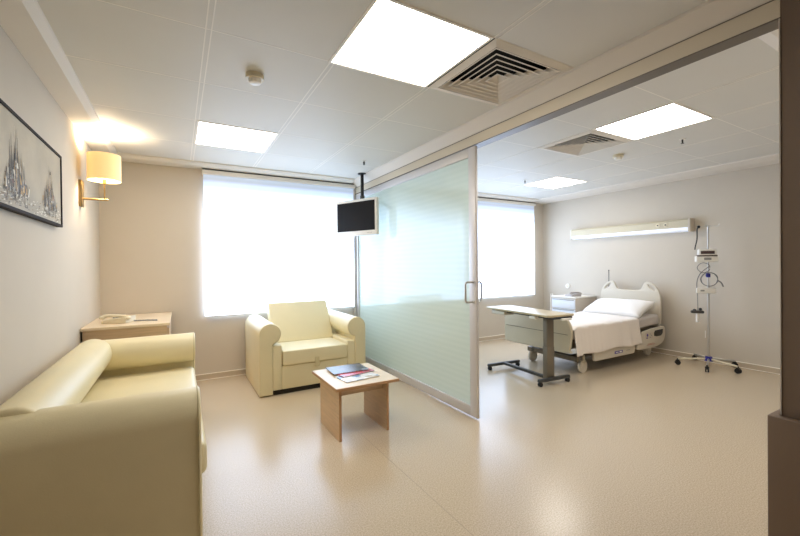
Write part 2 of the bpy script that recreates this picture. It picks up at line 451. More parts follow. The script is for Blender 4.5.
grille(1.44, 2.07, 1.49, 2.12, 'large white square air grille in the sitting area ceiling beside the big light')
grille(3.15, 3.785, 2.09, 2.70, 'small looking white square air grille in the bed area ceiling')

def detector(x, y, label):
    t = root('smoke_detector', (x, y, ZC), label, 'smoke detector', 'ceiling smoke detectors')
    bm = B(); cyl(bm, (x, y, ZC-.028), (x, y, ZC), .053, .053, 32); obj('base', bm, M['cream'], t)
    bm = B(); cyl(bm, (x, y, ZC-.050), (x, y, ZC-.028), .034, .038, 32); cyl(bm, (x, y, ZC-.054), (x, y, ZC-.050), .024, .034, 32)
    obj('sensor_cap', bm, M['white'], t)
detector(.42, 2.49, 'round cream smoke detector on the sitting area ceiling')
detector(4.142, 2.457, 'small round smoke detector on the bed area ceiling beyond the grille')
def sprinkler(x, y, label):
    t = root('sprinkler_head', (x, y, ZC), label, 'sprinkler', 'small ceiling sprinkler heads')
    bm = B(); cyl(bm, (x, y, ZC-.006), (x, y, ZC+.001), .022, .026, 20); obj('collar', bm, M['white'], t)
    bm = B(); cyl(bm, (x, y, ZC-.04), (x, y, ZC-.006), .006, .008, 12); cyl(bm, (x, y, ZC-.043), (x, y, ZC-.04), .014, .014, 12)
    tube(bm, [(x-.006, y, ZC-.008), (x-.011, y, ZC-.022), (x-.004, y, ZC-.04)], .002, 6); tube(bm, [(x+.006, y, ZC-.008), (x+.011, y, ZC-.022), (x+.004, y, ZC-.04)], .002, 6)
    obj('nozzle', bm, M['darkgrey'], t)
sprinkler(1.816, 3.95, 'tiny sprinkler head on the ceiling in front of the television pole')
sprinkler(4.16, 1.849, 'tiny dark sprinkler head on the bed area ceiling, right of its smoke detector')
sprinkler(4.198, 3.802, 'tiny sprinkler head at the left end of the rearmost ceiling light')

# ------------------------------------------------------------------ roller blinds
def blind(x0, x1, label, es):
    z0, z1 = .727, 2.395
    t = root('roller_blind', ((x0+x1)/2, YB-.04, z0), label, 'window blind', 'white roller blinds')
    bm = B(); box(bm, x0-.012, x1+.008, YB-.085, YB-.004, 2.372, 2.418, .004, 2); obj('head_rail', bm, M['white'], t)
    bm = B(); box(bm, x0-.008, x1+.004, YB-.082, YB-.006, 2.418, 2.428); obj('mounting_slot', bm, M['black'], t, smooth=0, label='thin dark slot above the head rail')
    bm = B()
    n = 46
    prev = None
    for i in range(n+1):
        z = z0+.012+(z1-z0-.02)*i/n
        y = YB-.045-.003*math.sin(i*PI)
        row = [bm.verts.new((x, y+.0015*math.sin(i*1.7), z)) for x in (x0, x1)]
        if prev: bm.faces.new((prev[0], prev[1], row[1], row[0]))
        prev = row
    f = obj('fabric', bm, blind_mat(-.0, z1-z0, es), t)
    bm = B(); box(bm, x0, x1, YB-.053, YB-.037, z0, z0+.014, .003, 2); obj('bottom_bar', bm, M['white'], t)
blind(.262, 2.13, 'wide white glowing roller blind behind the cream armchair', 3.5)
blind(2.50, 5.72, 'white glowing roller blind in the bed area, partly hidden by the glass door', 3.5)

# ------------------------------------------------------------------ sliding glass door
y0, y1 = 2.480, 4.985
d = root('door_1', (XD, y0, 0), 'frosted mint glass sliding door in an aluminium frame', None, kind='structure')
x0, x1 = XD, XD+.027
bm = B(); box(bm, x0, x1, y0, y0+.088, .012, 2.292, .003, 2); obj('stile', bm, M['alu'], d)
bm = B(); box(bm, x0, x1, y1-.07, y1, .012, 2.292, .003, 2); obj('stile', bm, M['alu'], d)
bm = B(); box(bm, x0, x1, y0+.088, y1-.07, .012, .095, .003, 2); obj('bottom_rail', bm, M['alu'], d)
bm = B(); box(bm, x0, x1, y0+.088, y1-.07, 2.215, 2.292, .003, 2); obj('top_rail', bm, M['alu'], d)
bm = B(); bm.faces.new([bm.verts.new((x0+.017, a, b)) for a, b in ((y0+.08, .088), (y1-.06, .088), (y1-.06, 2.222), (y0+.08, 2.222))]); obj('glass_panel', bm, M['frost'], d, smooth=0)
for s, xa, xb in ((-1, x0, x0-.085), (1, x1, x1+.06)):
    bm = B(); hy = y0+.035
    tube(bm, [(xa, hy, 1.155), (xb-s*.02, hy, 1.155), (xb-s*.006, hy, 1.150), (xb, hy, 1.137), (xb, hy, 1.005), (xb-s*.006, hy, .992), (xb-s*.02, hy, .987), (xa, hy, .987)], .0085, 12)
    for z in (1.155, .987): cyl(bm, (xa, hy, z), (xa+s*.006, hy, z), .016, seg=16)
    obj('handle', bm, M['steel'], d)
bm = B(); box(bm, XD-.035, XD-.002, YB-.05, YB-.013, .001, 2.36, .003, 2); st('trim_9', bm, M['alu'])

# ------------------------------------------------------------------ upholstery
def arm_profile(u0, s, c=.12, r=.12, zc=.62, bw=.125, zb=.05):
    """u0 outer edge, s direction inwards"""
    pts = [(u0, zb), (u0, zc)]
    for k in range(1, 30):
        a = PI-k*(PI+math.radians(78))/29
        if k == 29: break
        pts.append((u0+s*(c+r*math.cos(a)), zc+r*math.sin(a)))
    ue = u0+s*bw
    ae = math.acos((bw-c)/r)
    pts.append((ue, zc-r*math.sin(ae))); pts.append((ue, zb))
    return pts
def ringpipe(bm, c, r, axis, rp=.005, n=40):
    P = []
    for k in range(n):
        a = 2*PI*k/n
        P.append({'x': (c[0], c[1]+r*math.cos(a), c[2]+r*math.sin(a)), 'y': (c[0]+r*math.cos(a), c[1], c[2]+r*math.sin(a))}[axis])
    tube(bm, P, rp, 8, closed=True)

# sofa along the left wall
sofa = root('sofa', (-.28, 2.92, 0), 'long cream leatherette sofa with rolled arms against the left wall', 'sofa')
for (u0, s) in ((1.93, 1), (3.90, -1)):
    bm = B(); extrude_profile(bm, arm_profile(u0, s), 'x', -.685 if s > 0 else -.60, .082 if s > 0 else .118, .014, 4)
    a = obj('armrest', bm, M['leather'], sofa)
    bm = B()
    pr = arm_profile(u0, s)
    tube(bm, [(.071 if s > 0 else .107, u-(.004*s if i < 3 else 0), z) for i, (u, z) in enumerate(pr)], .0035, 6)
    obj('piping', bm, M['piping'], a)
    bm = B(); box(bm, -.62, -.54, min(u0+s*.03, u0+s*.1), max(u0+s*.03, u0+s*.1), 0, .05, .004); obj('foot', bm, M['gap'], sofa)
    bm = B(); box(bm, .0, .08, min(u0+s*.03, u0+s*.1), max(u0+s*.03, u0+s*.1), 0, .05, .004); obj('foot', bm, M['gap'], sofa)
bm = B(); box(bm, -.67, .088, 2.06, 3.77, .05, .30, .012, 3); obj('base', bm, M['leather'], sofa)
bm = B(); box(bm, -.56, .112, 2.075, 3.755, .30, .458, .035, 5)
for v in bm.verts:
    if v.co.z > .44:
        v.co.z += .012*math.cos((v.co.x+.2)/.35*PI/2)
obj('seat_cushion', bm, M['leather'], sofa)
bm = B()
pr = [(-.686, .30), (-.688, .645)]
for k in range(1, 22):
    a = PI-k*(PI+math.radians(60))/22; pr.append((-.567+.121*math.cos(a), .645+.121*math.sin(a)))
pr += [(-.545, .50), (-.55, .40), (-.55, .30)]
extrude_profile(bm, pr, 'y', 2.03, 3.725, .018, 4)
obj('backrest', bm, M['leather'], sofa)

# armchair in front of the window
ac = root('armchair', (1.26, 4.45, 0), 'cream leatherette armchair with rolled arms in front of the window', 'armchair')
ya, yb = 4.0, 4.93
for (u0, s) in ((.684, 1), (1.836, -1)):
    bm = B(); extrude_profile(bm, arm_profile(u0, s, .108, .108, .622, .13, .012), 'y', ya, yb, .012, 4)
    a = obj('armrest', bm, M['leather'], ac)
    bm = B(); ringpipe(bm, (u0+s*.108, ya+.003, .622), .098, 'y', .003); obj('piping', bm, M['piping'], a)
    bm = B(); xs = sorted((u0+s*.128, u0+s*.222)); box(bm, xs[0], xs[1], ya+.01, yb-.05, .05, .502 if s > 0 else .47, .01, 3); obj('side_panel', bm, M['leather'], ac)
bm = B(); box(bm, .905, 1.615, ya+.012, yb-.03, .05, .288, .008, 3); obj('base', bm, M['leather'], ac)
bm = B(); box(bm, .914, 1.604, ya-.012, 4.52, .293, .442, .014, 4)
cush = obj('seat_cushion', bm, M['leather'], ac)
bm = B(); box(bm, 1.247, 1.290, ya-.017, ya-.010, .250, .345, .002, 1); box(bm, 1.247, 1.290, ya-.017, ya+.012, .244, .252, .002, 1)
obj('pull_strap', bm, M['piping'], ac)
bm = B(); box(bm, .905, 1.615, 4.86, yb, .288, .62, .01, 2); obj('back_frame', bm, M['leather'], ac)
bm = B()
w = .71; hgt = .505
mt = Matrix.Translation((1.272, 4.475, .443)) @ Matrix.Rotation(math.radians(-31), 4, 'X')
box(bm, -w/2, w/2, 0, .12, 0, hgt, .013, 4, mtx=mt)
obj('back_cushion', bm, M['leather'], ac)
for a, b_ in ((ya+.03, ya+.09), (yb-.15, yb-.08)):
    bm = B(); box(bm, .83, 1.69, a, b_, 0.001, .05); obj('plinth', bm, M['gap'], ac, smooth=0)

# ------------------------------------------------------------------ coffee table
ct = root('coffee_table', (1.22, 2.95, 0), 'small beech coffee table with panel legs in front of the armchair', 'coffee table')
bm = B(); box(bm, .985, 1.508, 2.662, 3.245, .384, .407, .002, 1)
tp = obj('tabletop', bm, M['wood_top'], ct)
bm = B()
for a in ((.984, .9865, 2.661, 3.246), (1.5065, 1.509, 2.661, 3.246), (.984, 1.509, 2.660, 2.6635), (.984, 1.509, 3.2435, 3.247)):
    box(bm, a[0], a[1], a[2], a[3], .3845, .4055)
obj('edge_band', bm, M['wood_edge'], tp, smooth=0)
for x in (1.018, 1.414):
    bm = B(); box(bm, x, x+.020, 2.70, 3.135, 0, .384, .0015, 1); l = obj('leg', bm, M['wood'], ct)
    bm = B(); box(bm, x+.0005, x+.0195, 2.698, 2.7005, .001, .383); obj('edge_band', bm, M['wood_edge'], l, smooth=0)
bm = B(); box(bm, 1.038, 1.414, 2.775, 2.793, .312, .384, .001, 1); obj('apron', bm, M['wood'], ct)

def mag_mat(name, c0, c1, c2, scale):
    m = bpy.data.materials.new(name); m.use_nodes = True
    nt = m.node_tree; b = nt.nodes['Principled BSDF']; b.inputs['Roughness'].default_value = .22
    tc = nt.nodes.new('ShaderNodeTexCoord'); v = nt.nodes.new('ShaderNodeTexVoronoi'); v.inputs['Scale'].default_value = scale
    v.distance = 'CHEBYCHEV'
    nt.links.new(tc.outputs['Object'], v.inputs['Vector'])
    sp = nt.nodes.new('ShaderNodeSeparateColor'); nt.links.new(v.outputs['Color'], sp.inputs[0])
    r = nt.nodes.new('ShaderNodeValToRGB'); r.color_ramp.interpolation = 'CONSTANT'
    e = r.color_ramp.elements; e[0].color = S2L(c0)+(1,); e[1].position = .45; e[1].color = S2L(c1)+(1,)
    q = e.new(.75); q.color = S2L(c2)+(1,)
    nt.links.new(sp.outputs[0], r.inputs[0]); nt.links.new(r.outputs[0], b.inputs['Base Color'])
    return m
M['paper'] = mat('page_edges', (222, 216, 204), .8)
def magazine(cx, cy, z, w, l, th, rz, cover, label):
    t = root('magazine', (cx, cy, z), label, 'magazine', 'magazines on the coffee table', rz=rz)
    bm = B(); box(bm, cx-w/2+.002, cx+w/2-.003, cy-l/2+.002, cy+l/2-.002, z, z+th-.001, .0008, 1); obj('pages', bm, M['paper'], t, smooth=0)
    bm = B(); box(bm, cx-w/2, cx+w/2, cy-l/2, cy+l/2, z+th-.001, z+th, 0); box(bm, cx-w/2-.001, cx-w/2, cy-l/2, cy+l/2, z, z+th)
    obj('cover', bm, cover, t, smooth=0)
zt = .4071
magazine(1.245, 2.88, zt, .30, .21, .006, math.radians(6), mag_mat('cover_pale', (222, 220, 214), (90, 120, 160), (190, 170, 140), 16), 'pale magazine with blue and tan pictures, at the front edge of the coffee table stack')
magazine(1.262, 3.02, zt+.0062, .30, .22, .006, math.radians(9), mag_mat('cover_red', (196, 44, 58), (214, 92, 98), (150, 30, 40), 12), 'red covered magazine in the middle of the stack on the coffee table')
magazine(1.245, 3.095, zt+.0124, .31, .235, .006, math.radians(-2), mag_mat('cover_dark', (40, 40, 46), (58, 60, 70), (96, 108, 124), 7), 'dark grey glossy magazine on top of the coffee table stack')

# ------------------------------------------------------------------ sideboard cabinet and telephone in the back left corner
cb = root('cabinet', (-.39, 4.5, 0), 'beech laminate cabinet in the back left corner behind the sofa', 'cabinet')
bm = B(); box(bm, XL+.014, -.092, 4.045, 4.995, .02, .787, .002, 1); obj('body', bm, M['wood'], cb)
bm = B(); box(bm, XL+.004, -.068, 4.025, 5.0, .787, .811, .002, 1); obj('top', bm, M['wood_top'], cb)
for (a, b_) in ((4.065, 4.52), (4.526, 4.985)):
    bm = B(); box(bm, -.092, -.074, a, b_, .05, .76, .002, 1); dr = obj('door', bm, M['wood'], cb)
    bm = B(); yy = b_-.05 if a < 4.2 else a+.05
    tube(bm, [(-.074, yy, .60), (-.05, yy, .60), (-.05, yy, .48), (-.074, yy, .48)], .005, 8); obj('handle', bm, M['steel'], dr)
def phone(cx, cy, z, rz, s, body, label):
    t = root('telephone', (cx, cy, z), label, 'telephone', rz=rz)
    bm = B(); prof = [(-.10*s, z), (.10*s, z), (.10*s, z+.02*s), (.07*s, z+.034*s), (-.10*s, z+.055*s)]
    extrude_profile(bm, [(cy+p[0], p[1]) for p in prof], 'x', cx-.085*s, cx+.085*s, .004*s, 3); b0 = obj('base', bm, body, t)
    bm = B()
    for i in range(3):
        for j in range(4):
            box(bm, cx+.0*s+(-.01+i*.022)*s, cx+(.006+i*.022)*s, cy+(.05-j*.024)*s-.02*s, cy+(.066-j*.024)*s-.02*s, z+.036*s, z+.047*s, .001)
    obj('keypad', bm, M['grey'], b0)
    bm = B(); hx = cx-.055*s
    tube(bm, smoothpts([(hx, cy+.115*s, z+.045*s), (hx, cy+.09*s, z+.064*s), (hx, cy, z+.066*s), (hx, cy-.09*s, z+.056*s), (hx, cy-.115*s, z+.038*s)], 5), .014*s, 10)
    sph(bm, (hx, cy+.105*s, z+.052*s), .026*s, 1, 1, .7); sph(bm, (hx, cy-.105*s, z+.044*s), .026*s, 1, 1, .7)
    obj('handset', bm, body, t)
    return t, b0
t, b0 = phone(-.47, 4.30, .8125, math.radians(68), 1.0, M['cream'], 'cream desk telephone on the beech cabinet behind the sofa')
bm = B()
pts = []
for i in range(160):
    u = i/159
    pts.append((-.47+.05+.02*math.sin(u*3)+.006*math.cos(i*1.3), 4.30-.10-.20*u, .817+.006*math.sin(i*1.3)))
tube(bm, pts, .0022, 5); obj('coiled_cord', bm, M['grey'], t)

# ------------------------------------------------------------------ wall lamp
ly = 4.11
wl = root('wall_lamp', (XL, ly, 1.93), 'brass wall lamp with a glowing cream drum shade on the left wall', 'wall lamp')
bm = B(); box(bm, XL, XL+.022, ly-.045, ly+.045, 1.815, 2.035, .003, 2); obj('backplate', bm, M['brass'], wl)
bm = B(); tube(bm, [(XL+.02, ly, 1.885), (-.51, ly, 1.885)], .009, 4); tube(bm, [(-.535, ly, 1.88), (-.535, ly, 2.02)], .006, 10)
cyl(bm, (-.535, ly, 2.02), (-.535, ly, 2.06), .014, seg=16); obj('arm', bm, M['brass'], wl)
bm = B(); sph(bm, (-.535, ly, 2.10), .028, 1, 1, 1.2); obj('bulb', bm, mat('bulb_glow', (255, 240, 210), .4, emis=(255, 214, 150), es=8), wl)
bm = B(); n = 48; zs = (2.045, 2.265)
R1, R2 = .118, .1155
rg = [[bm.verts.new((-.535+r*math.cos(2*PI*k/n), ly+r*math.sin(2*PI*k/n), z)) for k in range(n)] for r, z in ((R1, zs[0]), (R1, zs[1]), (R2, zs[1]), (R2, zs[0]))]
for i in range(4):
    for k in range(n): bm.faces.new((rg[i][k], rg[i][(k+1) % n], rg[(i+1) % 4][(k+1) % n], rg[(i+1) % 4][k]))
sh = obj('lamp_shade', bm, M['shade'], wl)
bm = B()
for a in (0, 120, 240): tube(bm, [(-.535, ly, 2.055), (-.535+.116*math.cos(math.radians(a)), ly+.116*math.sin(math.radians(a)), 2.055)], .0015, 5)
obj('shade_spider', bm, M['brass'], sh)

# ------------------------------------------------------------------ framed painting
xa, xf = XL, -.666
py0, py1, pz0, pz1 = 1.62, 3.372, 1.578, 2.052
pc = root('painting', (XL, 2.5, 1.8), 'long abstract painting of dark and gold masts, in a thin black frame', 'painting')
bm = B(); f = .017
for a in ((py0, py1, pz0, pz0+f), (py0, py1, pz1-f, pz1), (py0, py0+f, pz0+f, pz1-f), (py1-f, py1, pz0+f, pz1-f)):
    box(bm, xa+.004, xf, a[0], a[1], a[2], a[3], .0015, 1)
obj('frame', bm, mat('frame_black', (34, 24, 20), .7, spec=.2), pc)
bm = B(); box(bm, xa+.012, xf-.006, py0+f, py1-f, pz0+f, pz1-f)
cv = mat('canvas_wash', (182, 172, 152), .6, var=.10, vscale=5, bump=.2, bscale=40)
canvas = obj('canvas', bm, cv, pc, smooth=0)
paints = [mat('paint_%d' % i, c, .5) for i, c in enumerate([(40, 35, 30), (82, 72, 58), (190, 152, 80), (230, 224, 208), (160, 110, 80), (112, 106, 98), (142, 120, 84)])]
bm = B(); X = xf-.0055
def stroke(y, z0_, z1_, w, mi, lean=0):
    wv = w*random.uniform(.2, .6)
    d0 = .0003+random.random()*.0015
    v = [bm.verts.new(p) for p in ((X+d0, y-w/2, z0_), (X+d0, y+w/2, z0_+.002), (X+d0, y+lean+wv/2, z1_), (X+d0, y+lean-wv/2, z1_-.002))]
    bm.faces.new(v).material_index = mi
for (cy, sp, top, bot, n) in ((2.54, .18, 2.0, 1.62, 480), (3.10, .16, 1.93, 1.62, 340), (1.95, .16, 1.96, 1.62, 200)):
    for i in range(n):
        g = random.choice([-.62, -.3, 0, 0, .35, .7])+random.gauss(0, .13)
        g = max(-1, min(1, g))
        y = cy+g*sp
        env = max(.1, 1-abs(g)**1.6)*random.choice([.45, .6, .75, 1])
        base = 1.66+.03*random.random()
        k = random.random()
        if k < .42:                       # masts
            hh = (top-base)*env*random.uniform(.35, 1)
            stroke(y, base, base+hh, random.uniform(.003, .008), random.choice([0, 0, 1, 5, 2, 3]), random.uniform(-.006, .006))
        elif k < .72:                     # hulls and sails
            zz = base+random.random()*.24*env*random.random()
            stroke(y, zz, zz+random.uniform(.015, .05), random.uniform(.010, .032), random.choice([0, 0, 1, 1, 2, 3, 3, 4, 5, 6, 6]), random.uniform(-.02, .02))
        else:                             # reflections
            zz = bot-.008+random.random()*.07
            stroke(y, zz, zz+random.uniform(.01, .035), random.uniform(.003, .012), random.choice([1, 5, 3, 0, 6]))
for i in range(160):
    y = random.uniform(py0+.03, py1-.03); z = 1.6+random.random()*.07
    stroke(y, z, z+.004+random.random()*.006, random.uniform(.02, .05), random.choice([3, 5, 6, 3]))
obj('brushwork', bm, paints, canvas, smooth=0)

# ------------------------------------------------------------------ ceiling-hung television
tx, ty = 2.04, 4.50
tv = root('television', (tx, ty, ZC), 'small flat television in a white frame hung from a black ceiling pole', 'television')
bm = B(); cyl(bm, (tx, ty, ZC-.010), (tx, ty, ZC), .055, seg=28); cyl(bm, (tx, ty, 2.17), (tx, ty, ZC-.01), .021, seg=20)
obj('pole', bm, M['black'], tv)
c = Vector((1.893, 4.385, 1.893))
nrm = Vector((-.9075, -.42, 0)); rt = Vector((.42, -.9075, 0))
mt = Matrix(((rt.x, -nrm.x, 0, c.x), (rt.y, -nrm.y, 0, c.y), (0, 0, 1, c.z), (0, 0, 0, 1)))   # local x = right, y = back, z = up
bm = B(); cyl(bm, (tx, ty, 2.10), (tx, ty, 2.19), .028, seg=20)
tube(bm, [(tx, ty, 2.15), tuple(mt @ Vector((0, .055, .15)))], .018, 10)
box(bm, -.06, .06, .05, .065, -.1, .19, .002, 1, mtx=mt)
obj('bracket', bm, M['darkgrey'], tv)
W, Hh = .665, .445
bm = B(); box(bm, -W/2, W/2, 0, .05, -Hh/2, Hh/2, .010, 3, mtx=mt); box(bm, -W/2+.1, W/2-.1, .05, .058, -Hh/2+.05, Hh/2-.05, .003, 2, mtx=mt)
cs = obj('casing', bm, M['white'], tv, label='white casing')
bm = B(); box(bm, -W/2+.028, W/2-.028, -.0025, .002, -Hh/2+.058, Hh/2-.032, .001, 1, mtx=mt); obj('screen', bm, M['screen'], cs, label='black screen')
bm = B()
for k in range(4): box(bm, .18+k*.022, .192+k*.022, -.002, .002, -Hh/2+.026, -Hh/2+.031, mtx=mt)
obj('button', bm, M['grey'], cs)

# ------------------------------------------------------------------ hospital bed
bed = root('hospital_bed', (4.9, 3.31, 0), 'white made-up hospital bed with moulded cream head and foot boards', 'hospital bed')
ym = 3.305
# headboard outline in (y,z)
def sym(pts): return pts + [(-y, z) for y, z in reversed(pts)]
half = [(-.40, .40), (-.425, .45), (-.435, .70), (-.430, .82), (-.405, .91), (-.35, .985), (-.30, 1.015), (-.255, 1.02), (-.225, 1.0), (-.205, .955), (-.18, .915), (-.14, .898), (-.05, .893)]
hb = [(p.x, p.y) for p in [Vector(q[:2]) for q in smoothpts([(a, b, 0) for a, b in half], 4)]]
hb_full = hb + [(-y, z) for y, z in reversed(hb)]
def slot(cy, cz, a, b, rot, n=20):
    return [(cy+a*math.cos(t)*math.cos(rot)-b*math.sin(t)*math.sin(rot), cz+a*math.cos(t)*math.sin(rot)+b*math.sin(t)*math.cos(rot)) for t in [2*PI*k/n for k in range(n)]]
bm = outline([hb_full, slot(-.322, .950, .074, .027, math.radians(40)), slot(.322, .950, .074, .027, math.radians(-40))], .034, .009)
mx = Matrix(((0, 0, 1, 5.865), (1, 0, 0, ym+.018), (0, 1, 0, 0), (0, 0, 0, 1)))
bmesh.ops.transform(bm, matrix=mx, verts=bm.verts); obj('headboard', bm, M['bed_plastic'], bed)
# footboard
fp = [(2.885, .36), (2.90, .30), (2.96, .275), (3.80, .275), (3.87, .30), (3.885, .36), (3.885, .60), (3.85, .66), (3.76, .69), (3.04, .69), (2.955, .67), (2.89, .60), (2.868, .50)]
fq = [(p.x, p.y) for p in smoothpts([(a, b, 0) for a, b in fp+[fp[0]]], 4)][:-1]
bm = outline([fq], .04, .012)
mx = Matrix(((0, 0, 1, 3.90), (1, 0, 0, 0), (0, 1, 0, 0), (0, 0, 0, 1)))
bmesh.ops.transform(bm, matrix=mx, verts=bm.verts); fb = obj('footboard', bm, M['bed_beige'], bed)
bm = B(); box(bm, 3.876, 3.8795, 2.90, 3.86, .478, .484); obj('seam', bm, M['greybrown'], fb, smooth=0)
# frame
bm = B()
box(bm, 3.94, 5.83, 2.93, 2.97, .30, .37, .006); box(bm, 3.94, 5.83, 3.64, 3.68, .30, .37, .006)
box(bm, 3.92, 5.84, 2.92, 3.70, .375, .415, .006)
for x in (4.10, 4.9, 5.70): box(bm, x, x+.05, 2.95, 3.66, .30, .36, .004)
obj('frame', bm, M['greybrown'], bed)
bm = B()
box(bm, 4.05, 5.78, 3.00, 3.05, .15, .20, .005); box(bm, 4.05, 5.78, 3.56, 3.61, .15, .20, .005)
box(bm, 4.06, 4.13, 2.92, 3.66, .14, .20, .006); box(bm, 5.70, 5.77, 2.98, 3.66, .14, .20, .006)
for x in (4.5, 5.3):
    tube(bm, [(x, 3.10, .19), (x+.18, 3.10, .32)], .016, 8); tube(bm, [(x, 3.50, .19), (x+.18, 3.50, .32)], .016, 8)
box(bm, 4.6, 5.25, 3.1, 3.5, .17, .29, .01)
obj('undercarriage', bm, M['greybrown'], bed)
def bed_wheel(x, y):
    bm = B(); r = .074
    cyl(bm, (x, y-.014, r), (x, y+.014, r), r, seg=32); cyl(bm, (x, y-.018, r), (x, y+.018, r), r*.45, seg=20)
    w = obj('caster', bm, M['bed_plastic'], bed)
    bm = B(); cyl(bm, (x+.02, y, .10), (x+.02, y, .20), .018, seg=14); box(bm, x-.02, x+.045, y-.026, y+.026, .115, .15, .012, 3)
    obj('fork', bm, M['bed_beige'], w)
for p in ((4.175, 2.925), (4.13, 3.63), (5.735, 3.0), (5.735, 3.63)): bed_wheel(*p)
# lower rail panels and head rails
lr = outline([rrect(4.30, 5.14, .138, .275, .022)], .030, .007)
mx = Matrix(((1, 0, 0, 0), (0, 0, 1, 2.862), (0, 1, 0, 0), (0, 0, 0, 1)))
bmesh.ops.transform(lr, matrix=mx, verts=lr.verts); r1 = obj('side_rail', lr, M['bed_plastic'], bed)
bm = B(); box(bm, 4.70, 4.87, 2.8445, 2.8475, .172, .205, .001, 1)
rb = obj('rail_badge', bm, M['purple'], r1, label='small purple badge')
for a in ((4.72, 4.78, 2.8435, 2.845, .184, .193), (4.80, 4.85, 2.8435, 2.845, .180, .197)):
    bm = B(); box(bm, *a); obj('badge_mark', bm, M['white'], r1, smooth=0)
bm = B(); box(bm, 4.955, 5.03, 2.8455, 2.8475, .186, .193); obj('badge_mark', bm, M['grey'], r1, smooth=0)
hp = [(5.20, .18), (5.27, .165), (5.60, .165), (5.80, .20), (5.865, .26), (5.885, .34), (5.872, .40), (5.82, .415), (5.60, .405), (5.36, .378), (5.31, .35), (5.29, .28), (5.24, .25), (5.205, .22)]
hq = [(p.x, p.y) for p in smoothpts([(a, b, 0) for a, b in hp+[hp[0]]], 4)][:-1]
for y, s in ((2.858, -1), (3.755, 1)):
    bm = outline([hq], .034, .009)
    mx = Matrix(((1, 0, 0, 0), (0, 0, 1, y), (0, 1, 0, 0), (0, 0, 0, 1)))
    bmesh.ops.transform(bm, matrix=mx, verts=bm.verts); r2 = obj('side_rail', bm, M['bed_plastic'], bed)
    if s < 0:
        bm = outline([[(5.60, .31), (5.66, .300), (5.77, .30), (5.81, .33), (5.82, .385), (5.62, .38), (5.595, .35)]], .006, .001)
        mx = Matrix(((1, 0, 0, 0), (0, 0, 1, 2.841), (0, 1, 0, 0), (0, 0, 0, 1)))
        bmesh.ops.transform(bm, matrix=mx, verts=bm.verts); obj('grip_recess', bm, M['black'], r2, label='black grip recess')
        bm = B(); box(bm, 5.385, 5.56, 2.839, 2.843, .285, .365, .002, 1); kp = obj('control_pad', bm, M['cabside'], r2)
        bm = B(); cyl(bm, (5.43, 2.837, .335), (5.43, 2.84, .335), .018, seg=16); box(bm, 5.405, 5.435, 2.8375, 2.84, .292, .305); obj('button', bm, M['purple'], kp)
        bm = B()
        for k in range(3): box(bm, 5.49+(k % 2)*.03, 5.505+(k % 2)*.03, 2.8375, 2.84, .295+k*.022, .308+k*.022)
        obj('button', bm, M['grey'], kp)
        bm = B(); box(bm, 5.42, 5.62, 2.8395, 2.842, .200, .206); box(bm, 5.44, 5.58, 2.8395, 2.842, .214, .219); obj('warning_stripe', bm, mat('stripe_red', (190, 120, 96), .5), r2)
bm = B(); tube(bm, [(5.90, 3.66, .60), (5.90, 3.66, 1.19)], .0055, 10); sph(bm, (5.90, 3.66, 1.19), .010); obj('line_rod', bm, M['darkgrey'], bed, label='thin upright rod at the head')
# mattress, its head part raised a little
bm = B()
box(bm, 3.96, 5.82, 2.885, 3.735, .418, .555, .03, 4)
bmesh.ops.subdivide_edges(bm, edges=[e for e in bm.edges if abs(e.verts[0].co.x-e.verts[1].co.x) > .5], cuts=14)
for v in bm.verts:
    t_ = max(0, (v.co.x-5.25)/.55)
    v.co.z += .025*t_*t_*(3-2*t_ if t_ < 1 else 1)
mattress = obj('mattress', bm, M['mattress'], bed)

# bed sheet: lies over the mattress and hangs at the sides
sh_root = None
bm = B(); nx, nv = 90, 70
def sheet_pt(u, v):
    x = 3.945+u*1.325
    # path across the bed
    zt_, yn, yf = .566, 2.872, 3.748
    hn = .322+.012*math.sin(x*9)+(.02 if x < 4.05 else 0)
    hf = .22
    L = hn+(yf-yn)+hf; s = v*L; r = .035
    fold = noise.noise(Vector((x*7.5, 3.1, 0)))*.55+noise.noise(Vector((x*17, 9.1, 0)))*.25
    if s < hn:
        k = (hn-s)/hn
        y = yn-.004-.030*k**.9*(1+.9*fold) - .008*k; z = zt_-r-(hn-r-.0)*k*1.0
        if s > hn-.06:
            q = (s-(hn-.06))/.06; z = zt_-r*(1-q)**2*1.2-.0*q; z = min(z, zt_); z = (zt_-r-(hn-r)*k)*(1-q)+zt_*q-.010*(1-q)*q
    elif s < hn+yf-yn:
        y = yn+(s-hn); z = zt_
        z += .005*noise.noise(Vector((x*5, y*6, 0)))+.003*noise.noise(Vector((x*14, y*12, 4)))
        e = min((s-hn), (hn+yf-yn-s))
        if e < .05: z -= .016*(1-e/.05)**2
        # crease line of the fold
        if x > 5.24: z += .008
    else:
        k = (s-hn-(yf-yn))/hf; y = yf+.004+.012*k*(1+fold); z = zt_-.016-(hf)*k
    if x < 4.03 and z > .40:
        z -= .035*((4.03-x)/.085)**2
    return (x, y, z)
gv = [[bm.verts.new(sheet_pt(i/nx, j/nv)) for j in range(nv+1)] for i in range(nx+1)]
for i in range(nx):
    for j in range(nv): bm.faces.new((gv[i][j], gv[i+1][j], gv[i+1][j+1], gv[i][j+1]))
sheet = obj('bed_sheet', bm, M['linen'], None, 'white sheet spread over the hospital bed and hanging down its near side', 'bed sheet', smooth=180, origin=(4.7, 3.31, .56))
so = sheet.modifiers.new('thick', 'SOLIDIFY'); so.thickness = .004; so.offset = 1

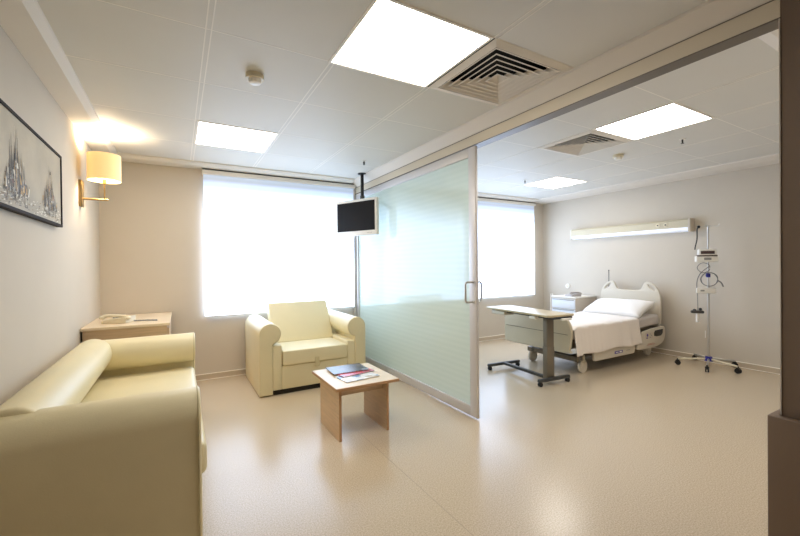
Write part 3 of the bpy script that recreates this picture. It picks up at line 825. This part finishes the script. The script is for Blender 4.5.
bm = B(); n = 28
def pil(u, v, s):
    px = u*.235*(1+.05*v*v-.06*(1-u*u)*0); py = v*.405*(1+.04*u*u)
    e = max(0, (1-abs(u)**3.2))*max(0, (1-abs(v)**3.6))
    h = .082*e**.42
    h += .006*noise.noise(Vector((u*3, v*5, s*2)))*min(1, e*3)
    return (px, py, s*h)
mt = Matrix.Translation((5.545, 3.32, .652)) @ Matrix.Rotation(math.radians(-20), 4, 'Y') @ Matrix.Rotation(math.radians(2), 4, 'Z')
for s in (1, -1):
    G = [[bm.verts.new(mt @ Vector(pil(-1+2*i/n, -1+2*j/n, s))) for j in range(n+1)] for i in range(n+1)]
    for i in range(n):
        for j in range(n): bm.faces.new((G[i][j], G[i+1][j], G[i+1][j+1], G[i][j+1]))
bmesh.ops.remove_doubles(bm, verts=bm.verts, dist=.0008)
for v in bm.verts:            # open near end of the case turned up
    if v.co.y < 2.95 and v.co.x > 5.5: v.co.z += (2.95-v.co.y)*.35
obj('pillow', bm, M['linen2'], None, 'plump white pillow leaning on the hospital bed headboard', 'pillow', smooth=180, origin=(5.5, 3.3, .6))

# ------------------------------------------------------------------ overbed table
ot = root('overbed_table', (3.58, 3.2, 0), 'wheeled overbed table with a beech top, across the foot of the hospital bed', 'overbed table', rz=math.radians(-5))
cx, cy = 3.58, 3.2
bm = outline([rrect(cx-.19, cx+.19, cy-.488, cy+.565, .03)], .022, .004)
bmesh.ops.translate(bm, verts=bm.verts, vec=(0, 0, .748)); obj('tabletop', bm, M['obtop'], ot)
bm = B(); box(bm, cx-.14, cx+.14, cy-.50, cy+.50, .715, .737, .003); obj('support_tray', bm, M['darkgrey'], ot)
bm = B(); box(bm, cx-.185, cx-.03, cy+.22, cy+.45, .685, .728, .006, 2); dw = obj('drawer', bm, M['bed_plastic'], ot)
bm = B(); box(bm, cx-.187, cx-.13, cy-.29, cy-.20, .700, .728, .005, 2); obj('latch_lever', bm, M['white'], ot)
bm = B(); box(bm, cx-.03, cx+.11, cy-.52, cy-.49, .700, .722, .004, 2); obj('height_lever', bm, M['white'], ot)
bm = B(); box(bm, cx-.098, cx+.002, cy-.375, cy-.315, .05, .715, .006, 2); co = obj('column', bm, M['greybrown'], ot)
bm = B(); box(bm, cx-.101, cx+.005, cy-.378, cy-.312, .05, .40, .006, 2); obj('outer_sleeve', bm, M['greybrown'], co)
bm = B(); zb = .048
box(bm, cx-.095, cx-.05, cy-.39, cy+.37, zb, zb+.03, .004, 2); obj('spine', bm, M['darkgrey'], ot)
for y, xa_, xb_ in ((cy-.405, -.255, .19), (cy+.36, -.32, .17)):
    bm = B(); extrude_profile(bm, [(y-.022, zb), (y+.022, zb), (y+.014, zb+.03), (y-.014, zb+.03)], 'x', cx+xa_, cx+xb_, .006, 2)
    ft = obj('foot_bar', bm, M['darkgrey'], ot)
    for xx in (xa_+.025, xb_-.025):
        bm = B(); cyl(bm, (cx+xx, y-.016, .0235), (cx+xx, y-.004, .0235), .0235, seg=20); cyl(bm, (cx+xx, y+.004, .0235), (cx+xx, y+.016, .0235), .0235, seg=20)
        cyl(bm, (cx+xx, y-.016, .0235), (cx+xx, y+.016, .0235), .008, seg=10); box(bm, cx+xx-.014, cx+xx+.014, y-.004, y+.004, .02, .052)
        obj('caster', bm, M['black'], ft)

# ------------------------------------------------------------------ bedside cabinet
bc = root('bedside_cabinet', (5.7, 4.16, 0), 'white and beige bedside cabinet with drawers between the bed and the window wall', 'bedside cabinet')
x0, x1, y0, y1 = 5.46, 5.985, 3.94, 4.385
bm = B(); box(bm, x0+.012, x1, y0, y1, .06, .745, .004, 2); obj('body', bm, M['cabside'], bc)
bm = B(); box(bm, x0-.006, x1+.01, y0-.008, y1+.008, .745, .768, .006, 3); obj('top', bm, M['white'], bc)
for (a, b_) in ((.575, .728), (.40, .565), (.075, .39)):
    bm = B(); box(bm, x0-.006, x0+.012, y0+.006, y1-.006, a, b_, .003, 2); dr = obj('drawer' if a > .1 else 'door', bm, M['cabwhite'], bc)
    bm = B(); box(bm, x0-.014, x0-.006, y0+.02, y1-.02, b_-.016, b_-.004, .002, 1); obj('handle', bm, M['grey'], dr)
bm = B(); yy = y1+.022; tube(bm, [(x0-.0, yy-.03, .40), (x0-.0, yy, .42), (x0, yy, .80), (x0+.05, yy, .80), (x0+.05, yy, .765)], .006, 8); obj('towel_rail', bm, M['white'], bc)
for xx in (x0+.05, x1-.05):
    for yy in (y0+.05, y1-.05):
        bm = B(); cyl(bm, (xx, yy-.01, .028), (xx, yy+.01, .028), .028, seg=16); box(bm, xx-.012, xx+.012, yy-.014, yy+.014, .045, .062); obj('caster', bm, M['black'], bc)
phone(5.62, 4.10, .7695, math.radians(80), .95, mat('warm_grey_plastic', (176, 170, 168), .5), 'grey desk telephone on the bedside cabinet')

# ------------------------------------------------------------------ wall unit over the bed
hu = root('headwall_light', (XR, 3.47, 1.8), 'long beige wall light unit with gas outlets above the bed', 'wall light unit')
a0, a1 = 2.535, 4.33
bm = B(); extrude_profile(bm, [(XR-.002, 1.775), (XR-.118, 1.775), (XR-.118, 1.868), (XR-.098, 1.888), (XR-.002, 1.888)], 'y', a0+.03, a1, .002, 1); obj('housing', bm, mat('unit_beige', (204, 194, 168), .45), hu)
bm = B(); extrude_profile(bm, [(XR-.002, 1.722), (XR-.085, 1.722), (XR-.113, 1.738), (XR-.113, 1.774), (XR-.002, 1.774)], 'y', a0+.035, a1-.005, .002, 1); obj('lens', bm, M['lens'], hu, label='glowing white lower lens')
for y, z in ((a0, a0+.03), (a1, a1+.012)):
    bm = B(); box(bm, XR-.122, XR-.002, y, z, 1.716, 1.892, .004, 2); obj('end_cap', bm, M['cabside'] if y < 3 else M['white'], hu)
for y in (2.935, 2.835):
    bm = B(); cyl(bm, (XR-.126, y, 1.828), (XR-.118, y, 1.828), .029, seg=24); g_ = obj('gas_outlet', bm, M['cream'], hu)
    bm = B(); cyl(bm, (XR-.129, y, 1.828), (XR-.126, y, 1.828), .009, seg=14); obj('socket_hole', bm, M['black'], g_)

bm = B(); cyl(bm, (XR-.016, 4.486, .905), (XR, 4.486, .905), .040, .044, 28)
t = root('wall_outlet', (XR, 4.486, .905), 'round white wall outlet above the bedside cabinet', 'wall outlet')
obj('cover', bm, M['white'], t)
bm = B(); cyl(bm, (XR-.018, 4.486, .905), (XR-.015, 4.486, .905), .024, .026, 24)
for dy in (-.009, .009): cyl(bm, (XR-.019, 4.486+dy, .905), (XR-.017, 4.486+dy, .905), .003, seg=8, mi=1)
obj('insert', bm, [M['cream'], M['black']], t)

# ------------------------------------------------------------------ drip stand
ix, iy = 5.74, 2.275
iv = root('drip_stand', (ix, iy, 0), 'wheeled chrome drip stand by the right wall, carrying a pump and tubing', 'drip stand')
bm = B(); cyl(bm, (ix, iy, .095), (ix, iy, 1.0), .0125, seg=16); cyl(bm, (ix, iy, 1.0), (ix, iy, 1.76), .009, seg=14); obj('pole', bm, M['steel'], iv)
bm = B(); cyl(bm, (ix, iy, .07), (ix, iy, .125), .045, .036, 20); obj('hub', bm, M['blue'], iv, label='blue hub')
R_ = .33
for k, (ang, m_) in enumerate(((132, 'cream'), (199, 'steel'), (256, 'cream'), (326, 'steel'), (48, 'steel'))):
    a = math.radians(ang); ex, ey = ix+R_*math.cos(a), iy+R_*math.sin(a)
    if ex > XR-.05: ex = XR-.06
    bm = B(); tube(bm, [(ix+.03*math.cos(a), iy+.03*math.sin(a), .095), (ex, ey, .078)], .012, 10); lg = obj('leg', bm, M[m_], iv)
    bm = B(); n_ = Vector((-math.sin(a), math.cos(a), 0)); c_ = Vector((ex, ey, .029))
    for s_ in (-1, 1): cyl(bm, c_+n_*(s_*.006), c_+n_*(s_*.018), .029, seg=20)
    cyl(bm, (ex, ey, .03), (ex, ey, .082), .009, seg=10); box(bm, ex-.018, ex+.018, ey-.018, ey+.018, .045, .066, .006)
    obj('caster', bm, M['black'], lg)
bm = B()
for s_ in (-1, 1):
    tube(bm, smoothpts([(ix, iy, 1.755), (ix, iy+s_*.06, 1.752), (ix, iy+s_*.10, 1.745), (ix, iy+s_*.115, 1.77)], 4), .004, 8)
    tube(bm, smoothpts([(ix, iy, 1.755), (ix+s_*.05, iy, 1.752), (ix+s_*.075, iy, 1.765)], 4), .004, 8)
obj('hook_rack', bm, M['steel'], iv)
# pump (faces the viewer)
pm = root('infusion_pump', (ix-.05, iy+.02, 1.30), 'white infusion pump with a dark display clamped on the drip stand', 'infusion pump')
fw = Vector((-.8, -.6, 0)); rr_ = Vector((.6, -.8, 0)); pcn = Vector((ix-.05, iy-.0, 1.385)) + rr_*(-.0)
mt = Matrix(((rr_.x, -fw.x, 0, pcn.x), (rr_.y, -fw.y, 0, pcn.y), (0, 0, 1, pcn.z), (0, 0, 0, 1)))
mt = mt @ Matrix.Diagonal((.82, 1, 1, 1))
bm = B(); box(bm, -.135, .135, -.04, .04, -.078, -.004, .010, 3, mtx=mt); box(bm, -.105, .115, -.04, .04, -.002, .08, .016, 4, mtx=mt); obj('casing', bm, M['white'], pm)
bm = B(); box(bm, -.125, .125, -.043, .03, -.010, .006, .002, 1, mtx=mt); box(bm, -.08, .09, -.043, -.038, .020, .058, .002, 1, mtx=mt); obj('display', bm, mat('pump_dark', (70, 48, 44), .35), pm)
bm = B(); box(bm, -.04, .05, -.043, -.038, -.055, -.025, .002, 1, mtx=mt); obj('label_plate', bm, M['grey'], pm)
bm = B(); box(bm, -.0, .045, .035, .07, -.04, .03, .004, 2, mtx=mt); obj('clamp', bm, M['darkgrey'], pm)
# dark hose hanging from the hook
bm = B(); hx_, hy_ = ix-.02, iy+.085
tube(bm, smoothpts([(ix, iy+.10, 1.755), (ix-.005, iy+.115, 1.72), (ix-.01, iy+.115, 1.60), (ix-.02, iy+.13, 1.50), (ix-.03, iy+.13, 1.465)], 5), .007, 8)
sph(bm, (ix, iy+.10, 1.752), .018)
obj('hanging_hose', bm, M['black'], iv)
bm = B(); cyl(bm, (ix, iy, 1.115), (ix, iy, 1.165), .022, seg=16); box(bm, ix-.045, ix-.01, iy-.012, iy+.012, 1.125, 1.155, .004); obj('height_knob', bm, M['blue'], iv)
def P2(r, z, f=.0):       # point beside the pole, r along the picture-right direction of the stand
    q = Vector((ix, iy, z))+rr_*r+fw*(.03+f); return tuple(q)
bm = B()
for (cr, cz, ra, turns) in ((.0, 1.09, .085, 3), (-.055, 1.235, .062, 1)):
    pts = [P2(cr+ra*math.cos(2*PI*k/24), cz+ra*math.sin(2*PI*k/24), .0+.012*math.sin(k*.9)+.006*(k//24)) for k in range(24*turns)]
    tube(bm, pts, .0042, 6)
tube(bm, smoothpts([P2(.0, 1.25), P2(-.09, 1.16), P2(-.125, 1.05), P2(-.12, .92), P2(-.115, .70)], 5), .0042, 6)
tube(bm, smoothpts([P2(.08, 1.08), P2(.12, 1.05), P2(.14, 1.0)], 4), .008, 6)
obj('coiled_tubing', bm, M['tube'], iv)
def P2box(bm, r0, r1, z0, z1, t0, t1, bv=.004):
    q = Vector((ix, iy, 0)); m_ = Matrix(((rr_.x, -fw.x, 0, q.x), (rr_.y, -fw.y, 0, q.y), (0, 0, 1, 0), (0, 0, 0, 1)))
    box(bm, r0, r1, -t1, -t0, z0, z1, bv, 2, mtx=m_)
bm = B(); P2box(bm, -.13, .07, .915, .985, .013, .04, .008); br = obj('holder', bm, M['white'], iv)
bm = B(); P2box(bm, -.09, -.05, .94, .96, .04, .043, .001); obj('marking', bm, M['grey'], br)
bm = B(); P2box(bm, -.19, -.055, .665, .70, .01, .06, .012); sph(bm, P2(-.15, .70), .02); sph(bm, P2(-.09, .715), .018); obj('probe', bm, M['darkgrey'], iv)
bm = B(); q = P2(-.12, .665); cyl(bm, (q[0], q[1], .555), (q[0], q[1], .665), .016, .018, 16); obj('white_cuff', bm, M['white'], iv)
bm = B(); q = P2(-.04, .5); tube(bm, [(q[0], q[1], .45), (q[0], q[1], .36)], .006, 8); obj('cable_clip', bm, M['white'], iv)

# ------------------------------------------------------------------ lights
def lamp(name, typ, loc, energy, color, size=.1, rot=(0, 0, 0), sy=None):
    l = bpy.data.lights.new(name, typ); l.energy = energy; l.color = color
    if typ == 'AREA':
        l.shape = 'RECTANGLE'; l.size = size; l.size_y = sy or size
    else: l.shadow_soft_size = size
    o = bpy.data.objects.new(name, l); COL.objects.link(o); o.location = loc; o.rotation_euler = rot
    return o
lamp('wall_lamp_glow', 'POINT', (-.535, ly, 2.168), 13, (1.0, .88, .70), .05)

w = bpy.data.worlds.new('World'); SC.world = w; w.use_nodes = True
bg = w.node_tree.nodes['Background']; bg.inputs[0].default_value = (.75, .87, 1, 1); bg.inputs[1].default_value = 1.0

# ------------------------------------------------------------------ camera
cam = bpy.data.cameras.new('camera'); cam.sensor_width = 36; cam.lens = 386.9*36/800
cam.clip_start = .02
co_ = bpy.data.objects.new('camera', cam); COL.objects.link(co_)
F = Vector((.49751104, .86743479, -.00629702)).normalized()
R = Vector((.86737613, -.49755069, -.01009736)); R = (R-F*R.dot(F)).normalized(); U = R.cross(F)
co_.matrix_world = Matrix(((R.x, U.x, -F.x, 0), (R.y, U.y, -F.y, 0), (R.z, U.z, -F.z, 1.30), (0, 0, 0, 1)))
SC.camera = co_
SC.view_settings.view_transform = 'Standard'; SC.view_settings.look = 'None'; SC.view_settings.exposure = .50
SC.cycles.sample_clamp_indirect = 3.0; SC.cycles.caustics_reflective = False; SC.cycles.max_bounces = 10; SC.cycles.diffuse_bounces = 6
